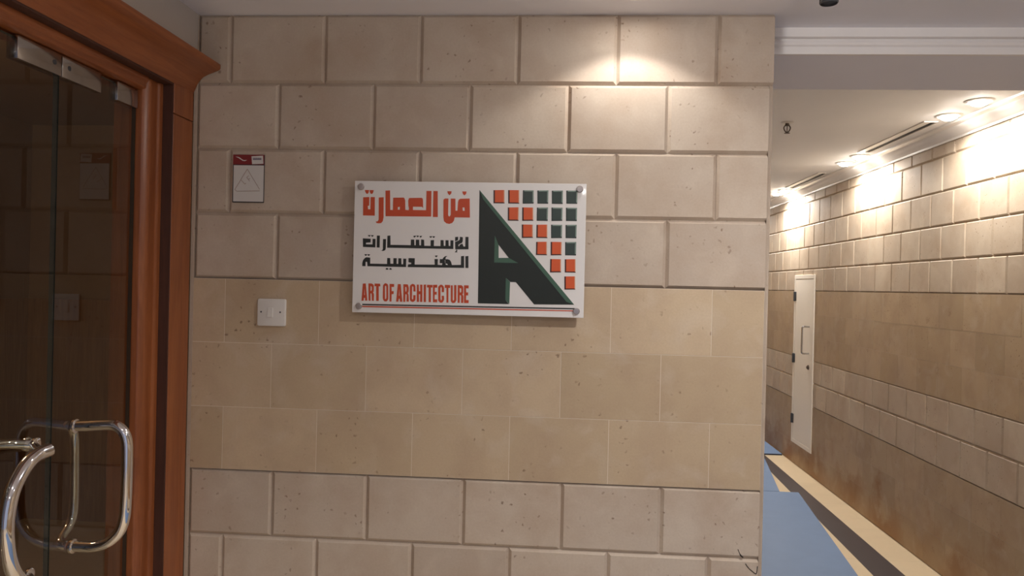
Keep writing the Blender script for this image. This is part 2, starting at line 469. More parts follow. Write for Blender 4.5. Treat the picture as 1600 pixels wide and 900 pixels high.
# printed artwork of the sign, in millimetres
ART = {'red':[[[(33.0,341.0),(52.0,342.0),(52.0,316.0),(48.0,315.0),(49.0,305.0),(56.0,305.0),(56.0,342.0),(69.0,342.0),(70.0,286.0),(34.0,286.0)]],[[(38.0,363.0),(51.0,363.0),(50.0,358.0),(49.0,354.0),(45.0,351.0),(42.0,353.0),(39.0,358.0)]],[[(53.0,363.0),(65.0,363.0),(64.0,357.0),(62.0,353.0),(59.0,351.0),(55.0,353.0),(53.0,358.0)]],[[(81.0,341.0),(96.0,342.0),(97.0,282.0),(95.0,270.0),(90.0,264.0),(82.0,263.0),(76.0,264.0),(73.0,268.0),(79.0,269.0),(82.0,274.0),(82.0,282.0)]],[[(101.0,362.0),(115.0,363.0),(117.0,304.0),(125.0,304.0),(125.0,341.0),(157.0,342.0),(160.0,339.0),(162.0,333.0),(163.0,305.0),(173.0,304.0),(174.0,309.0),(172.0,317.0),(171.0,333.0),(173.0,340.0),(176.0,341.0),(211.0,342.0),(215.0,340.0),(216.0,334.0),(217.0,311.0),(213.0,315.0),(186.0,315.0),(186.0,305.0),(226.0,305.0),(226.0,363.0),(241.0,363.0),(242.0,286.0),(103.0,285.0)],[(140.0,313.0),(146.0,314.0),(146.0,305.0),(140.0,305.0)]],[[(247.0,363.0),(260.0,363.0),(262.0,285.0),(247.0,285.0)]],[[(278.0,335.0),(279.0,339.0),(283.0,341.0),(293.0,341.0),(293.0,293.0),(294.0,289.0),(297.0,287.0),(300.0,290.0),(301.0,293.0),(300.0,341.0),(314.0,341.0),(315.0,305.0),(321.0,305.0),(322.0,330.0),(324.0,338.0),(329.0,341.0),(357.0,342.0),(359.0,285.0),(313.0,285.0),(311.0,275.0),(306.0,268.0),(297.0,265.0),(288.0,267.0),(281.0,273.0),(279.0,285.0)],[(336.0,315.0),(342.0,315.0),(343.0,305.0),(337.0,305.0)]],[[(289.0,363.0),(302.0,363.0),(301.0,356.0),(296.0,351.0),(291.0,356.0)]],[[(334.0,363.0),(347.0,363.0),(346.0,356.0),(341.0,351.0),(336.0,356.0)]]],'black1':[[[(35.0,217.0),(59.0,216.0),(59.0,205.0),(45.0,204.0),(45.0,199.0),(65.0,199.0),(65.0,216.0),(74.0,216.0),(74.0,190.0),(36.0,191.0)]],[[(50.0,227.0),(59.0,227.0),(57.0,224.0),(55.0,222.0),(52.0,224.0)]],[[(60.0,227.0),(68.0,227.0),(67.0,224.0),(64.0,222.0),(61.0,224.0)]],[[(78.0,226.0),(87.0,226.0),(87.0,190.0),(78.0,190.0)]],[[(97.0,216.0),(106.0,216.0),(106.0,190.0),(105.0,184.0),(102.0,181.0),(97.0,180.0),(91.0,181.0),(95.0,182.0),(97.0,185.0)]],[[(110.0,226.0),(119.0,227.0),(120.0,199.0),(182.0,199.0),(182.0,216.0),(192.0,216.0),(193.0,199.0),(197.0,199.0),(197.0,216.0),(207.0,216.0),(208.0,199.0),(213.0,199.0),(213.0,217.0),(222.0,216.0),(223.0,198.0),(242.0,198.0),(242.0,215.0),(252.0,216.0),(252.0,198.0),(272.0,198.0),(272.0,216.0),(281.0,216.0),(282.0,199.0),(287.0,199.0),(287.0,216.0),(296.0,216.0),(297.0,199.0),(302.0,199.0),(302.0,216.0),(311.0,216.0),(311.0,190.0),(188.0,190.0),(110.0,190.0)]],[[(189.0,227.0),(197.0,228.0),(196.0,225.0),(193.0,222.0),(190.0,224.0)]],[[(198.0,228.0),(206.0,228.0),(205.0,225.0),(202.0,223.0),(200.0,225.0)]],[[(208.0,227.0),(216.0,228.0),(214.0,225.0),(212.0,222.0),(209.0,224.0)]],[[(238.0,227.0),(246.0,227.0),(245.0,224.0),(242.0,222.0),(239.0,224.0)]],[[(247.0,227.0),(255.0,227.0),(254.0,224.0),(251.0,222.0),(248.0,224.0)]],[[(316.0,226.0),(325.0,227.0),(325.0,217.0),(316.0,213.0)]],[[(316.0,211.0),(327.0,216.0),(330.0,219.0),(330.0,227.0),(339.0,226.0),(339.0,214.0),(337.0,209.0),(327.0,204.0),(326.0,201.0),(327.0,198.0),(329.0,199.0),(330.0,203.0),(338.0,207.0),(340.0,202.0),(342.0,198.0),(347.0,198.0),(347.0,227.0),(356.0,227.0),(357.0,190.0),(317.0,189.0)]],[[(321.0,189.0),(324.0,186.0),(322.0,184.0),(324.0,180.0),(316.0,180.0),(317.0,183.0),(320.0,184.0),(319.0,186.0)]]],'black2':[[[(35.0,133.0),(35.0,142.0),(37.0,151.0),(42.0,157.0),(47.0,160.0),(59.0,159.0),(59.0,141.0),(111.0,141.0),(111.0,159.0),(120.0,159.0),(121.0,142.0),(130.0,142.0),(130.0,159.0),(140.0,159.0),(140.0,142.0),(145.0,142.0),(145.0,159.0),(154.0,159.0),(155.0,141.0),(160.0,141.0),(160.0,158.0),(169.0,158.0),(169.0,133.0),(51.0,133.0),(50.0,145.0),(47.0,147.0),(45.0,145.0),(45.0,133.0)]],[[(41.0,169.0),(49.0,169.0),(48.0,166.0),(45.0,164.0),(42.0,166.0)]],[[(50.0,169.0),(58.0,169.0),(57.0,166.0),(54.0,164.0),(51.0,166.0)]],[[(107.0,124.0),(108.0,128.0),(111.0,129.0),(115.0,127.0),(115.0,124.0)]],[[(118.0,124.0),(119.0,128.0),(122.0,129.0),(125.0,127.0),(126.0,124.0)]],[[(176.0,160.0),(195.0,160.0),(195.0,141.0),(256.0,142.0),(255.0,159.0),(265.0,159.0),(265.0,142.0),(278.0,141.0),(279.0,147.0),(271.0,147.0),(271.0,159.0),(279.0,159.0),(282.0,164.0),(287.0,168.0),(293.0,169.0),(293.0,168.0),(289.0,165.0),(288.0,159.0),(295.0,159.0),(301.0,157.0),(305.0,152.0),(308.0,142.0),(335.0,143.0),(335.0,169.0),(344.0,170.0),(345.0,134.0),(190.0,133.0),(174.0,133.0),(175.0,141.0),(184.0,142.0),(185.0,146.0),(176.0,148.0)],[(288.0,146.0),(293.0,146.0),(296.0,142.0),(290.0,142.0)],[(286.0,157.0),(287.0,157.0),(288.0,148.0),(287.0,148.0)]],[[(348.0,169.0),(357.0,170.0),(358.0,134.0),(349.0,134.0)]],[[(256.0,169.0),(264.0,170.0),(263.0,166.0),(260.0,164.0),(257.0,166.0)]]],'latin':[[[(35.0,28.0),(38.0,80.0),(47.0,81.0),(53.0,29.0),(46.0,29.0),(46.0,37.0),(42.0,37.0),(42.0,29.0)],[(43.0,46.0),(45.0,46.0),(43.0,67.0)]],[[(55.0,81.0),(65.0,81.0),(65.0,81.0),(67.0,80.0),(69.0,79.0),(71.0,77.0),(72.0,74.0),(72.0,71.0),(72.0,62.0),(72.0,57.0),(70.0,54.0),(72.0,52.0),(73.0,47.0),(73.0,29.0),(67.0,29.0),(66.0,48.0),(65.0,51.0),(62.0,51.0),(63.0,29.0),(57.0,29.0)],[(62.0,73.0),(64.0,73.0),(66.0,70.0),(66.0,62.0),(65.0,59.0),(62.0,59.0)]],[[(74.0,81.0),(91.0,81.0),(92.0,73.0),(87.0,73.0),(88.0,29.0),(80.0,29.0),(79.0,73.0),(74.0,73.0)]],[[(100.0,71.0),(100.0,75.0),(101.0,78.0),(103.0,80.0),(105.0,82.0),(108.0,83.0),(110.0,82.0),(113.0,81.0),(115.0,78.0),(116.0,75.0),(116.0,72.0),(117.0,39.0),(117.0,36.0),(116.0,33.0),(114.0,30.0),(112.0,28.0),(109.0,28.0),(106.0,28.0),(104.0,30.0),(102.0,32.0),(101.0,35.0),(100.0,39.0)],[(106.0,72.0),(107.0,75.0),(109.0,75.0),(110.0,72.0),(111.0,39.0),(110.0,36.0),(107.0,35.0),(107.0,39.0)]],[[(120.0,81.0),(134.0,81.0),(134.0,72.0),(126.0,72.0),(127.0,59.0),(133.0,60.0),(133.0,51.0),(127.0,50.0),(127.0,28.0),(121.0,28.0)]],[[(141.0,28.0),(145.0,81.0),(154.0,81.0),(160.0,28.0),(153.0,28.0),(152.0,37.0),(149.0,37.0),(148.0,28.0)],[(149.0,46.0),(151.0,46.0),(150.0,67.0)]],[[(162.0,81.0),(172.0,81.0),(172.0,81.0),(174.0,81.0),(176.0,80.0),(177.0,77.0),(178.0,74.0),(179.0,71.0),(179.0,63.0),(178.0,57.0),(176.0,55.0),(178.0,52.0),(179.0,47.0),(180.0,29.0),(173.0,29.0),(173.0,48.0),(172.0,51.0),(169.0,51.0),(169.0,28.0),(163.0,28.0)],[(168.0,73.0),(171.0,73.0),(172.0,70.0),(172.0,62.0),(171.0,59.0),(169.0,59.0)]],[[(182.0,71.0),(182.0,75.0),(183.0,78.0),(185.0,80.0),(188.0,82.0),(190.0,83.0),(193.0,82.0),(196.0,81.0),(198.0,78.0),(199.0,75.0),(199.0,72.0),(200.0,60.0),(193.0,60.0),(193.0,72.0),(192.0,75.0),(189.0,75.0),(189.0,72.0),(189.0,39.0),(190.0,36.0),(192.0,36.0),(193.0,39.0),(193.0,49.0),(200.0,49.0),(200.0,39.0),(200.0,36.0),(199.0,33.0),(197.0,31.0),(194.0,29.0),(192.0,28.0),(189.0,29.0),(186.0,30.0),(184.0,33.0),(183.0,36.0),(183.0,39.0)]],[[(203.0,81.0),(209.0,81.0),(210.0,61.0),(214.0,61.0),(213.0,81.0),(220.0,81.0),(221.0,29.0),(214.0,29.0),(214.0,52.0),(210.0,52.0),(211.0,29.0),(204.0,29.0)]],[[(224.0,81.0),(231.0,82.0),(232.0,29.0),(225.0,29.0)]],[[(234.0,81.0),(251.0,81.0),(251.0,73.0),(246.0,73.0),(247.0,29.0),(240.0,29.0),(239.0,73.0),(234.0,73.0)]],[[(252.0,81.0),(265.0,82.0),(265.0,73.0),(258.0,73.0),(258.0,60.0),(264.0,61.0),(264.0,52.0),(258.0,52.0),(258.0,38.0),(266.0,38.0),(266.0,29.0),(253.0,29.0)]],[[(268.0,71.0),(268.0,75.0),(270.0,78.0),(272.0,80.0),(274.0,82.0),(277.0,82.0),(279.0,82.0),(282.0,80.0),(284.0,78.0),(285.0,75.0),(286.0,72.0),(286.0,60.0),(279.0,60.0),(279.0,71.0),(278.0,75.0),(276.0,75.0),(275.0,71.0),(276.0,39.0),(277.0,36.0),(279.0,36.0),(280.0,39.0),(279.0,49.0),(286.0,49.0),(287.0,39.0),(286.0,36.0),(285.0,33.0),(283.0,30.0),(281.0,29.0),(278.0,28.0),(275.0,29.0),(273.0,30.0),(271.0,32.0),(269.0,35.0),(269.0,39.0)]],[[(288.0,82.0),(304.0,82.0),(304.0,73.0),(299.0,73.0),(300.0,29.0),(294.0,29.0),(293.0,73.0),(288.0,73.0)]],[[(306.0,81.0),(312.0,81.0),(313.0,39.0),(314.0,35.0),(316.0,36.0),(317.0,39.0),(316.0,82.0),(323.0,82.0),(324.0,39.0),(324.0,36.0),(322.0,33.0),(321.0,30.0),(318.0,29.0),(315.0,28.0),(313.0,28.0),(310.0,30.0),(308.0,32.0),(307.0,35.0),(307.0,39.0)]],[[(327.0,82.0),(337.0,82.0),(337.0,82.0),(339.0,82.0),(341.0,80.0),(343.0,78.0),(344.0,75.0),(344.0,72.0),(344.0,63.0),(344.0,58.0),(342.0,55.0),(344.0,52.0),(345.0,47.0),(345.0,29.0),(338.0,29.0),(338.0,48.0),(337.0,52.0),(334.0,52.0),(334.0,29.0),(328.0,29.0)],[(333.0,73.0),(336.0,73.0),(338.0,71.0),(338.0,62.0),(336.0,60.0),(334.0,60.0)]],[[(346.0,82.0),(360.0,82.0),(360.0,73.0),(352.0,73.0),(353.0,61.0),(359.0,61.0),(359.0,52.0),(353.0,52.0),(353.0,38.0),(361.0,38.0),(361.0,29.0),(347.0,29.0)]]],'rule_black':[[[(38.0,19.0),(678.0,22.0),(678.0,18.0),(38.0,15.0)]]],'rule_red':[[[(38.0,13.0),(676.0,15.0),(676.0,12.0),(38.0,9.0)]]],'a_dark':[[[(386.0,368.0),(676.0,32.0),(557.0,30.0),(501.0,95.0),(485.0,95.0),(471.0,107.0),(471.0,42.0),(482.0,29.0),(389.0,29.0)],[(435.0,233.0),(447.0,205.0),(478.0,167.0),(507.0,152.0),(435.0,152.0)]]],'a_green':[[[(435.0,233.0),(447.0,205.0),(448.0,166.0),(478.0,167.0),(507.0,152.0),(435.0,152.0)]],[[(471.0,107.0),(484.0,95.0),(483.0,29.0),(471.0,42.0)]]],'a_hyp':[[[(386.0,368.0),(676.0,32.0),(653.0,40.0),(398.0,340.0)]]],'squares':[(1,[(428.0,368.0),(461.0,369.0),(462.0,329.0),(429.0,329.0)]),(1,[(472.0,369.0),(505.0,369.0),(506.0,329.0),(473.0,329.0)]),(0,[(516.0,369.0),(548.0,369.0),(549.0,330.0),(516.0,329.0)]),(0,[(559.0,369.0),(592.0,370.0),(592.0,330.0),(560.0,330.0)]),(0,[(602.0,369.0),(635.0,370.0),(635.0,330.0),(603.0,330.0)]),(0,[(645.0,370.0),(678.0,370.0),(678.0,331.0),(646.0,331.0)]),(1,[(472.0,317.0),(505.0,318.0),(505.0,278.0),(473.0,278.0)]),(1,[(515.0,318.0),(548.0,318.0),(549.0,279.0),(516.0,278.0)]),(0,[(559.0,318.0),(592.0,319.0),(592.0,279.0),(559.0,279.0)]),(0,[(602.0,319.0),(635.0,319.0),(635.0,280.0),(603.0,279.0)]),(0,[(645.0,319.0),(678.0,319.0),(678.0,280.0),(646.0,280.0)]),(1,[(515.0,267.0),(548.0,267.0),(549.0,228.0),(516.0,227.0)]),(1,[(559.0,267.0),(591.0,268.0),(592.0,228.0),(559.0,228.0)]),(0,[(602.0,268.0),(635.0,268.0),(635.0,229.0),(603.0,228.0)]),(0,[(645.0,268.0),(678.0,269.0),(678.0,229.0),(646.0,229.0)]),(1,[(559.0,216.0),(591.0,217.0),(592.0,177.0),(559.0,177.0)]),(1,[(602.0,217.0),(635.0,217.0),(635.0,178.0),(603.0,177.0)]),(0,[(645.0,217.0),(678.0,218.0),(678.0,178.0),(646.0,178.0)]),(1,[(602.0,166.0),(634.0,166.0),(635.0,127.0),(602.0,126.0)]),(1,[(645.0,166.0),(677.0,167.0),(678.0,127.0),(646.0,127.0)]),(1,[(645.0,115.0),(677.0,116.0),(678.0,77.0),(646.0,76.0)])]}
# ------------------------------------------------------------------ the room shell
BW = 0.2978
def odd(k, off=0.0): return k*BW + off
ZR = {4: 2.425, 3: 2.213, 2: 2.010, 1: 1.811, 0: 1.606, -1: 1.408, -2: 1.2085, -3: 1.0145, -4: 0.8105, -5: 0.61, -6: 0.41, -7: 0.21, -8: 0.004}
offs = {3: -0.004, 2: 0.003, 1: 0.0, 0: 0.006, -1: -0.004, -2: -0.0015, -3: -0.003, -4: 0.008, -5: 0.002}
rows = []
for r in range(3, -9, -1):
    j = odd(0 if r % 2 else 0.5, offs.get(r, 0))
    rows.append((ZR[r], ZR[r+1], 1 if r in (-1, -2, -3, -6, -7, -8) else 0, j, BW, 1.6485 if r == 3 else 1.637))
wall_back = block_wall('wall_back', lambda s, z, d: (s, -d, z), -0.1063, 1.637, rows, seed=3,
                       end_chamfer=(1.637, 0.0, 1.651, -0.014, 2.213), depth=0.26)
prop(wall_back, 'beige limestone block wall that carries the white sign', 'wall', kind='structure')
bm = bmesh.new()
tube(bm, smooth_path([(1.577, -0.0003, 0.838), (1.585, -0.0003, 0.821), (1.593, 0.0002, 0.814)], 4), [0.001]*4 + [0.0022]*4 + [0.001], 6)
tube(bm, smooth_path([(1.600, -0.0003, 0.796), (1.609, -0.0003, 0.784), (1.620, -0.0003, 0.775), (1.632, 0.0, 0.768), (1.635, 0.0, 0.790)], 4), 0.0013, 6)
link('crack', bm, M_CRACK, wall_back)

CW = 0.2625
XR = 3.2397
rows = []
zc = {4: 2.415, 3: 2.212, 2: 2.012, 1: 1.814, 0: 1.616, -1: 1.412, -2: 1.21, -3: 1.008, -4: 0.812, -5: 0.602, -6: 0.40, -7: 0.20, -8: 0.004, 5: 2.60}
for r in range(4, -9, -1):
    j = 1.621 + (0 if r % 2 == 0 else CW*0.5)
    rows.append((zc[r], zc[r+1], 1 if r in (-1, -2, -3, -6, -7, -8) else 0, j, CW, 9.0))
wall_right = block_wall('wall_right', lambda s, z, d: (XR-d, s, z), -5.0, 9.0, rows, seed=11, stone=M_STONE2, depth=0.2, grout=M_GROUT_D)
prop(wall_right, 'long beige block wall down the right side of the corridor, brown damp stains at its foot', 'wall', kind='structure')

bm = bmesh.new(); box(bm, -0.118, -0.1068, -0.0004, 0.02, 0.002, 2.425, 0.0008)
link('edge_strip', bm, M_STONE, wall_back)

# left side of the corridor (its end hides behind the sign wall) and the corridor's far end
rows = [(zc[r], zc[r+1], 1 if r in (-1, -2, -3, -6, -7, -8) else 0, 0.4 + (0 if r % 2 == 0 else CW*0.5), CW, 9.0) for r in range(4, -9, -1)]
o = block_wall('wall_inner', lambda s, z, d: (1.651+d, s, z), 0.27, 9.0, rows, seed=21, stone=M_STONE2, depth=0.12)
prop(o, 'beige block wall on the left side of the corridor, behind the sign wall', 'wall', kind='structure')
o = link('wall_end', bx(1.5, 3.45, 9.0, 9.15, 0, 2.7), M_WALLPAINT)
prop(o, 'plain wall closing the far end of the corridor', 'wall', kind='structure')

# floor
bm = bmesh.new()
def fq(x0, x1, y0, y1, mi):
    f = bm.faces.new([bm.verts.new(p) for p in ((x0, y0, 0), (x1, y0, 0), (x1, y1, 0), (x0, y1, 0))]); f.material_index = mi
def fpoly(pts, mi):
    f = bm.faces.new([bm.verts.new((x, y, 0)) for x, y in pts]); f.material_index = mi
ya, yb = -5.0, 9.2
la, lb = 2.844+0.0345*(ya-2.13), 2.844+0.0345*(yb-2.13)
ra, rb = 3.031+0.0087*(ya-2.15), 3.031+0.0087*(yb-2.15)
fpoly([(-2.6, ya), (la, ya), (lb, yb), (-2.6, yb)], 0); fpoly([(la, ya), (ra, ya), (rb, yb), (lb, yb)], 1); fpoly([(ra, ya), (3.45, ya), (3.45, yb), (rb, yb)], 0)
o = link('floor', bm, [M_FLOOR, M_BAND])
prop(o, 'cream marble floor with one dark brown band along the corridor', 'floor', kind='structure')

# lobby ceiling, corridor ceiling
o = link('ceiling', bx(-0.3, 3.45, -5, 0.142, 2.425, 2.6), M_PLASTER)
prop(o, 'white painted lobby ceiling above the sign wall', 'ceiling', kind='structure')
o = link('ceiling', bx(1.5, 3.45, 0.53, 9.15, 2.56, 2.7), M_PLASTER_C)
prop(o, 'warm white corridor ceiling with lamps and slots', 'ceiling', kind='structure')

# lowered beam over the corridor mouth with its stepped moulding
beam = link('trim_1', bx(1.6515, XR-0.001, 0.142, 0.541, 2.345, 2.56), M_PLASTER)
prop(beam, 'lowered grey-white beam across the mouth of the corridor', 'beam', kind='structure')
bm = bmesh.new()
prof = [(0.142, 2.425), (0.118, 2.425), (0.118, 2.3965), (0.134, 2.3945), (0.134, 2.389), (0.1265, 2.387), (0.1235, 2.381), (0.1255, 2.374),
        (0.132, 2.369), (0.132, 2.3655), (0.126, 2.364), (0.126, 2.345), (0.142, 2.345)]
prism(bm, prof, 'x', 1.6515, XR-0.001)
link('moulding', bm, M_MOULD, beam)

# corridor cornice
bm = bmesh.new()
prof = [(XR+0.004, 2.488), (XR-0.010, 2.488), (XR-0.012, 2.500), (XR-0.022, 2.504), (XR-0.030, 2.514), (XR-0.044, 2.526), (XR-0.060, 2.534),
        (XR-0.064, 2.542), (XR-0.080, 2.545), (XR-0.090, 2.549), (XR-0.092, 2.560), (XR+0.004, 2.560)]
prism(bm, prof, 'y', 0.5415, 9.0)
o = link('trim_2', bm, M_COVE, smooth=True)
prop(o, 'white stepped cornice between corridor ceiling and right wall', 'cornice', kind='structure')

# left wall: plaster above the door, and the wall beyond the opening
bm = bmesh.new()
box(bm, -0.30, -0.109, -5, -0.0005, 2.2705, 2.425)
box(bm, -0.30, -0.109, -5, -1.86, 0.0, 2.2705)
wl = link('wall_left', bm, M_WALLPAINT)
prop(wl, 'beige plaster wall above the wooden door surround', 'wall', kind='structure')

# the room behind the glass doors
bm = bmesh.new()
box(bm, -2.6, -2.5, -5, 2.6, 0, 2.6)
box(bm, -2.5, -0.12, 2.5, 2.6, 0, 2.6)
box(bm, -2.5, -0.31, -5, -4.9, 0, 2.6)
box(bm, -0.24, -0.12, 0.0, 2.5, 0, 2.6)
box(bm, -2.5, -2.46, -3, 2.5, 0, 1.45, mi=1)
box(bm, -2.46, -0.25, 2.44, 2.5, 0, 1.45, mi=1)
o = link('wall_office', bm, [M_OFFICE, M_PANEL])
prop(o, 'dim brown room seen through the glass doors', 'wall', kind='structure')
o = link('ceiling', bx(-2.6, -0.31, -5, 2.6, 2.6, 2.7), M_OFFICE)
prop(o, 'dark ceiling of the room behind the glass doors', 'ceiling', kind='structure')

# ------------------------------------------------------------------ wooden door surround
YF = -1.66     # far (unseen) side of the opening
sur = empty('trim_3', (-0.118, -0.003, 0))
prop(sur, 'orange-brown wooden surround with flared top around the glass doors', 'door frame', kind='structure')
def architrave(ya, yb):
    bm = bmesh.new()
    box(bm, -0.25, -0.118, ya, yb, 0.0, 2.090, 0.002)
    box(bm, -0.25, -0.1165, ya-0.0005, yb, 2.0915, 2.181, 0.002)
    link('architrave', bm, M_WOOD, sur)
architrave(-0.118, -0.0035)
architrave(YF-0.118-0.06, YF-0.06)
bm = bmesh.new()
prof = [(-0.25, 2.180), (-0.118, 2.180), (-0.112, 2.192), (-0.106, 2.206), (-0.098, 2.219), (-0.086, 2.230), (-0.070, 2.238), (-0.052, 2.245), (-0.037, 2.251),
        (-0.033, 2.256), (-0.033, 2.268), (-0.036, 2.2705), (-0.25, 2.2705)]
prism(bm, prof, 'y', YF-0.24, -0.0035)
link('crown', bm, M_WOODH, sur, smooth=True)
bm = bmesh.new()
box(bm, -0.25, -0.1195, -0.1225, -0.118, 0, 2.180)
box(bm, -0.25, -0.1195, YF-0.06, YF-0.0555, 0, 2.180)
box(bm, -0.25, -0.1195, YF-0.0555, -0.1225, 2.1745, 2.180)
link('dark_groove', bm, M_DARKWOOD, sur)  # groove lined with dark-stained timber strips
bm = bmesh.new()
prof = rounded([(-0.25, -0.123, 0), (-0.25, -0.200, 0), (-0.166, -0.200, 0.004), (-0.153, -0.185, 0.008), (-0.155, -0.145, 0.004), (-0.149, -0.137, 0.006), (-0.149, -0.123, 0.0)])
prism(bm, prof, 'z', 0, 2.174)
link('inner_frame', bm, M_WOOD, sur, smooth=True)
bm = bmesh.new()
prism(bm, [(x, YF+0.02-(y+0.2)) for x, y in prof], 'z', 0, 2.174)
link('inner_frame', bm, M_WOOD, sur, smooth=True)
bm = bmesh.new()
prof = rounded([(-0.25, 2.174, 0), (-0.25, 2.139, 0), (-0.170, 2.139, 0.004), (-0.156, 2.143, 0.004), (-0.155, 2.158, 0.004), (-0.149, 2.163, 0.004), (-0.149, 2.174, 0)])
prism(bm, prof, 'y', YF+0.0205, -0.2005)
link('head_rail', bm, M_WOODH, sur, smooth=True)

# ------------------------------------------------------------------ glass doors
XG0, XG1 = -0.196, -0.184
def glass_leaf(parent, y0, y1):
    bm = bmesh.new()
    fs = box(bm, XG0, XG1, y0, y1, 0.008, 2.132)
    for f in fs:
        if abs(f.normal.x) < 0.5: f.material_index = 1
    bm.normal_update()
    for f in bm.faces: f.material_index = 0 if abs(f.normal.x) > 0.5 else 1
    return link('glass_pane', bm, [M_GLASS, M_GLASSEDGE], parent)
def patch(parent, y0, y1, screws=(), name='patch_fitting'):
    o = link(name, bx(-0.204, -0.1765, y0, y1, 2.0835, 2.136, 0.0022), M_STEEL, parent, smooth=True)
    for ys in screws:
        bm = bmesh.new()
        lathe(bm, [(0.006, 0.0), (0.006, 0.0008), (0.0025, 0.0012)], (-0.1765, ys, 2.111), 'x', 20)
        link('screw', bm, M_DARKMETAL, o, smooth=True)
    return o
d2 = empty('door_2', (-0.19, -0.2, 0))
prop(d2, 'narrow frameless glass leaf nearest the sign wall, with a squared chrome pull', 'glass door', kind='structure')
glass_leaf(d2, -0.529, -0.203)
patch(d2, -0.303, -0.205)
patch(d2, -0.5285, -0.3745, (-0.503,))
YM = -0.447
bm = bmesh.new()
DP = [(-0.186, YM, 1.224), (-0.150, YM, 1.226), (-0.100, YM, 1.230), (-0.075, YM, 1.229), (-0.055, YM, 1.216), (-0.044, YM, 1.190), (-0.042, YM, 1.145), (-0.042, YM, 1.093), (-0.043, YM, 1.040),
      (-0.046, YM, 0.998), (-0.058, YM, 0.963), (-0.085, YM, 0.935), (-0.120, YM, 0.922), (-0.150, YM, 0.920), (-0.186, YM, 0.920)]
tube(bm, smooth_path(DP, 8), 0.0135, 28)
h = link('door_handle', bm, M_CHROME, d2, smooth=True)
for zz in (1.224, 0.920):
    bm = bmesh.new()
    lathe(bm, [(0.0135, 0), (0.0180, 0.001), (0.0180, 0.007), (0.0142, 0.009)], (-0.184, YM, zz), 'x', 28)
    link('rosette', bm, M_CHROME, h, smooth=True)
bm = bmesh.new()
tube(bm, smooth_path([(-0.196, YM+0.005, 1.224), (-0.212, YM+0.02, 1.222), (-0.224, -0.392, 1.205), (-0.226, -0.380, 1.170), (-0.226, -0.377, 1.084), (-0.226, -0.378, 0.990), (-0.226, -0.393, 0.955), (-0.222, -0.425, 0.936), (-0.212, YM, 0.926), (-0.196, YM, 0.921)], 8), 0.0115, 24)
link('inside_handle', bm, M_CHROME, d2, smooth=True)

d1 = empty('door_1', (-0.19, -0.535, 0))
prop(d1, 'frameless glass leaf at the left edge with a bowed chrome pull', 'glass door', kind='structure')
glass_leaf(d1, -1.43, -0.5335)
patch(d1, -0.678, -0.531, (-0.556,))
patch(d1, -1.42, -1.31)
bm = bmesh.new()
AP = [(-0.122, -0.622, 1.205), (-0.13, -0.650, 1.199), (-0.13, -0.677, 1.189), (-0.13, -0.701, 1.170), (-0.13, -0.724, 1.141), (-0.13, -0.737, 1.105), (-0.13, -0.742, 1.065), (-0.13, -0.739, 1.025),
      (-0.13, -0.730, 0.985), (-0.13, -0.712, 0.950), (-0.13, -0.685, 0.922), (-0.13, -0.655, 0.902), (-0.13, -0.615, 0.888)]
tube(bm, smooth_path(AP, 8), 0.0155, 28)
h = link('door_handle', bm, M_CHROME, d1, smooth=True)
for (ya, za, yb, zb) in ((-0.640, 1.2005, -0.588, 1.207), (-0.640, 0.895, -0.600, 0.905)):
    bm = bmesh.new()
    tube(bm, [(-0.130, ya, za), (-0.160, (ya+yb)/2, (za+zb)/2), (-0.186, yb, zb)], 0.010, 20)
    lathe(bm, [(0.010, 0), (0.016, 0.001), (0.016, 0.006), (0.011, 0.008)], (-0.184, yb, zb), 'x', 24)
    link('standoff', bm, M_CHROME, h, smooth=True)
bm = bmesh.new()
tube(bm, smooth_path([(-0.196, -0.588, 1.207), (-0.225, -0.625, 1.214), (-0.245, -0.70, 1.222), (-0.25, -0.80, 1.215), (-0.25, -0.88, 1.17), (-0.25, -0.91, 1.06), (-0.25, -0.88, 0.95), (-0.245, -0.80, 0.90), (-0.225, -0.68, 0.895), (-0.196, -0.60, 0.905)], 6), 0.012, 20)
lathe(bm, [(0.004, -0.02), (0.012, -0.017), (0.017, -0.009), (0.017, -0.003), (0.012, 0.0)], (-0.196, -0.588, 1.207), 'x', 24)
link('inside_handle', bm, M_CHROME, d1, smooth=True)

# ------------------------------------------------------------------ white service door in the corridor
sd = empty('door_3', (XR, 4.72, 0.2))
prop(sd, 'narrow cream service door set in the corridor block wall', 'door', kind='structure')
Y0, Y1, Z0, Z1 = 4.44, 5.005, 0.197, 1.763
bm = bmesh.new()
fr = 0.035
for b in ((Y0, Y1, Z1-fr, Z1), (Y0, Y1, Z0, Z0+fr), (Y0, Y0+fr, Z0+fr, Z1-fr), (Y1-fr, Y1, Z0+fr, Z1-fr)):
    box(bm, XR-0.008, XR+0.01, b[0], b[1], b[2], b[3], 0.0015)
link('door_frame', bm, M_SERVICE, sd)
link('door_panel', bx(XR-0.0065, XR+0.01, Y0+fr+0.003, Y1-fr-0.003, Z0+fr+0.003, Z1-fr-0.003, 0.002), M_SERVICE, sd)
for zz in (1.566, 0.987, 0.42):
    bm = bmesh.new()
    lathe(bm, [(0.004, -0.045), (0.010, -0.043), (0.010, 0.043), (0.004, 0.045)], (XR-0.016, Y1-0.034, zz), 'z', 16)
    box(bm, XR-0.012, XR-0.006, Y1-0.062, Y1-0.006, zz-0.042, zz+0.042, 0.001)
    link('hinge', bm, M_DARKMETAL, sd, smooth=True)
bm = bmesh.new()
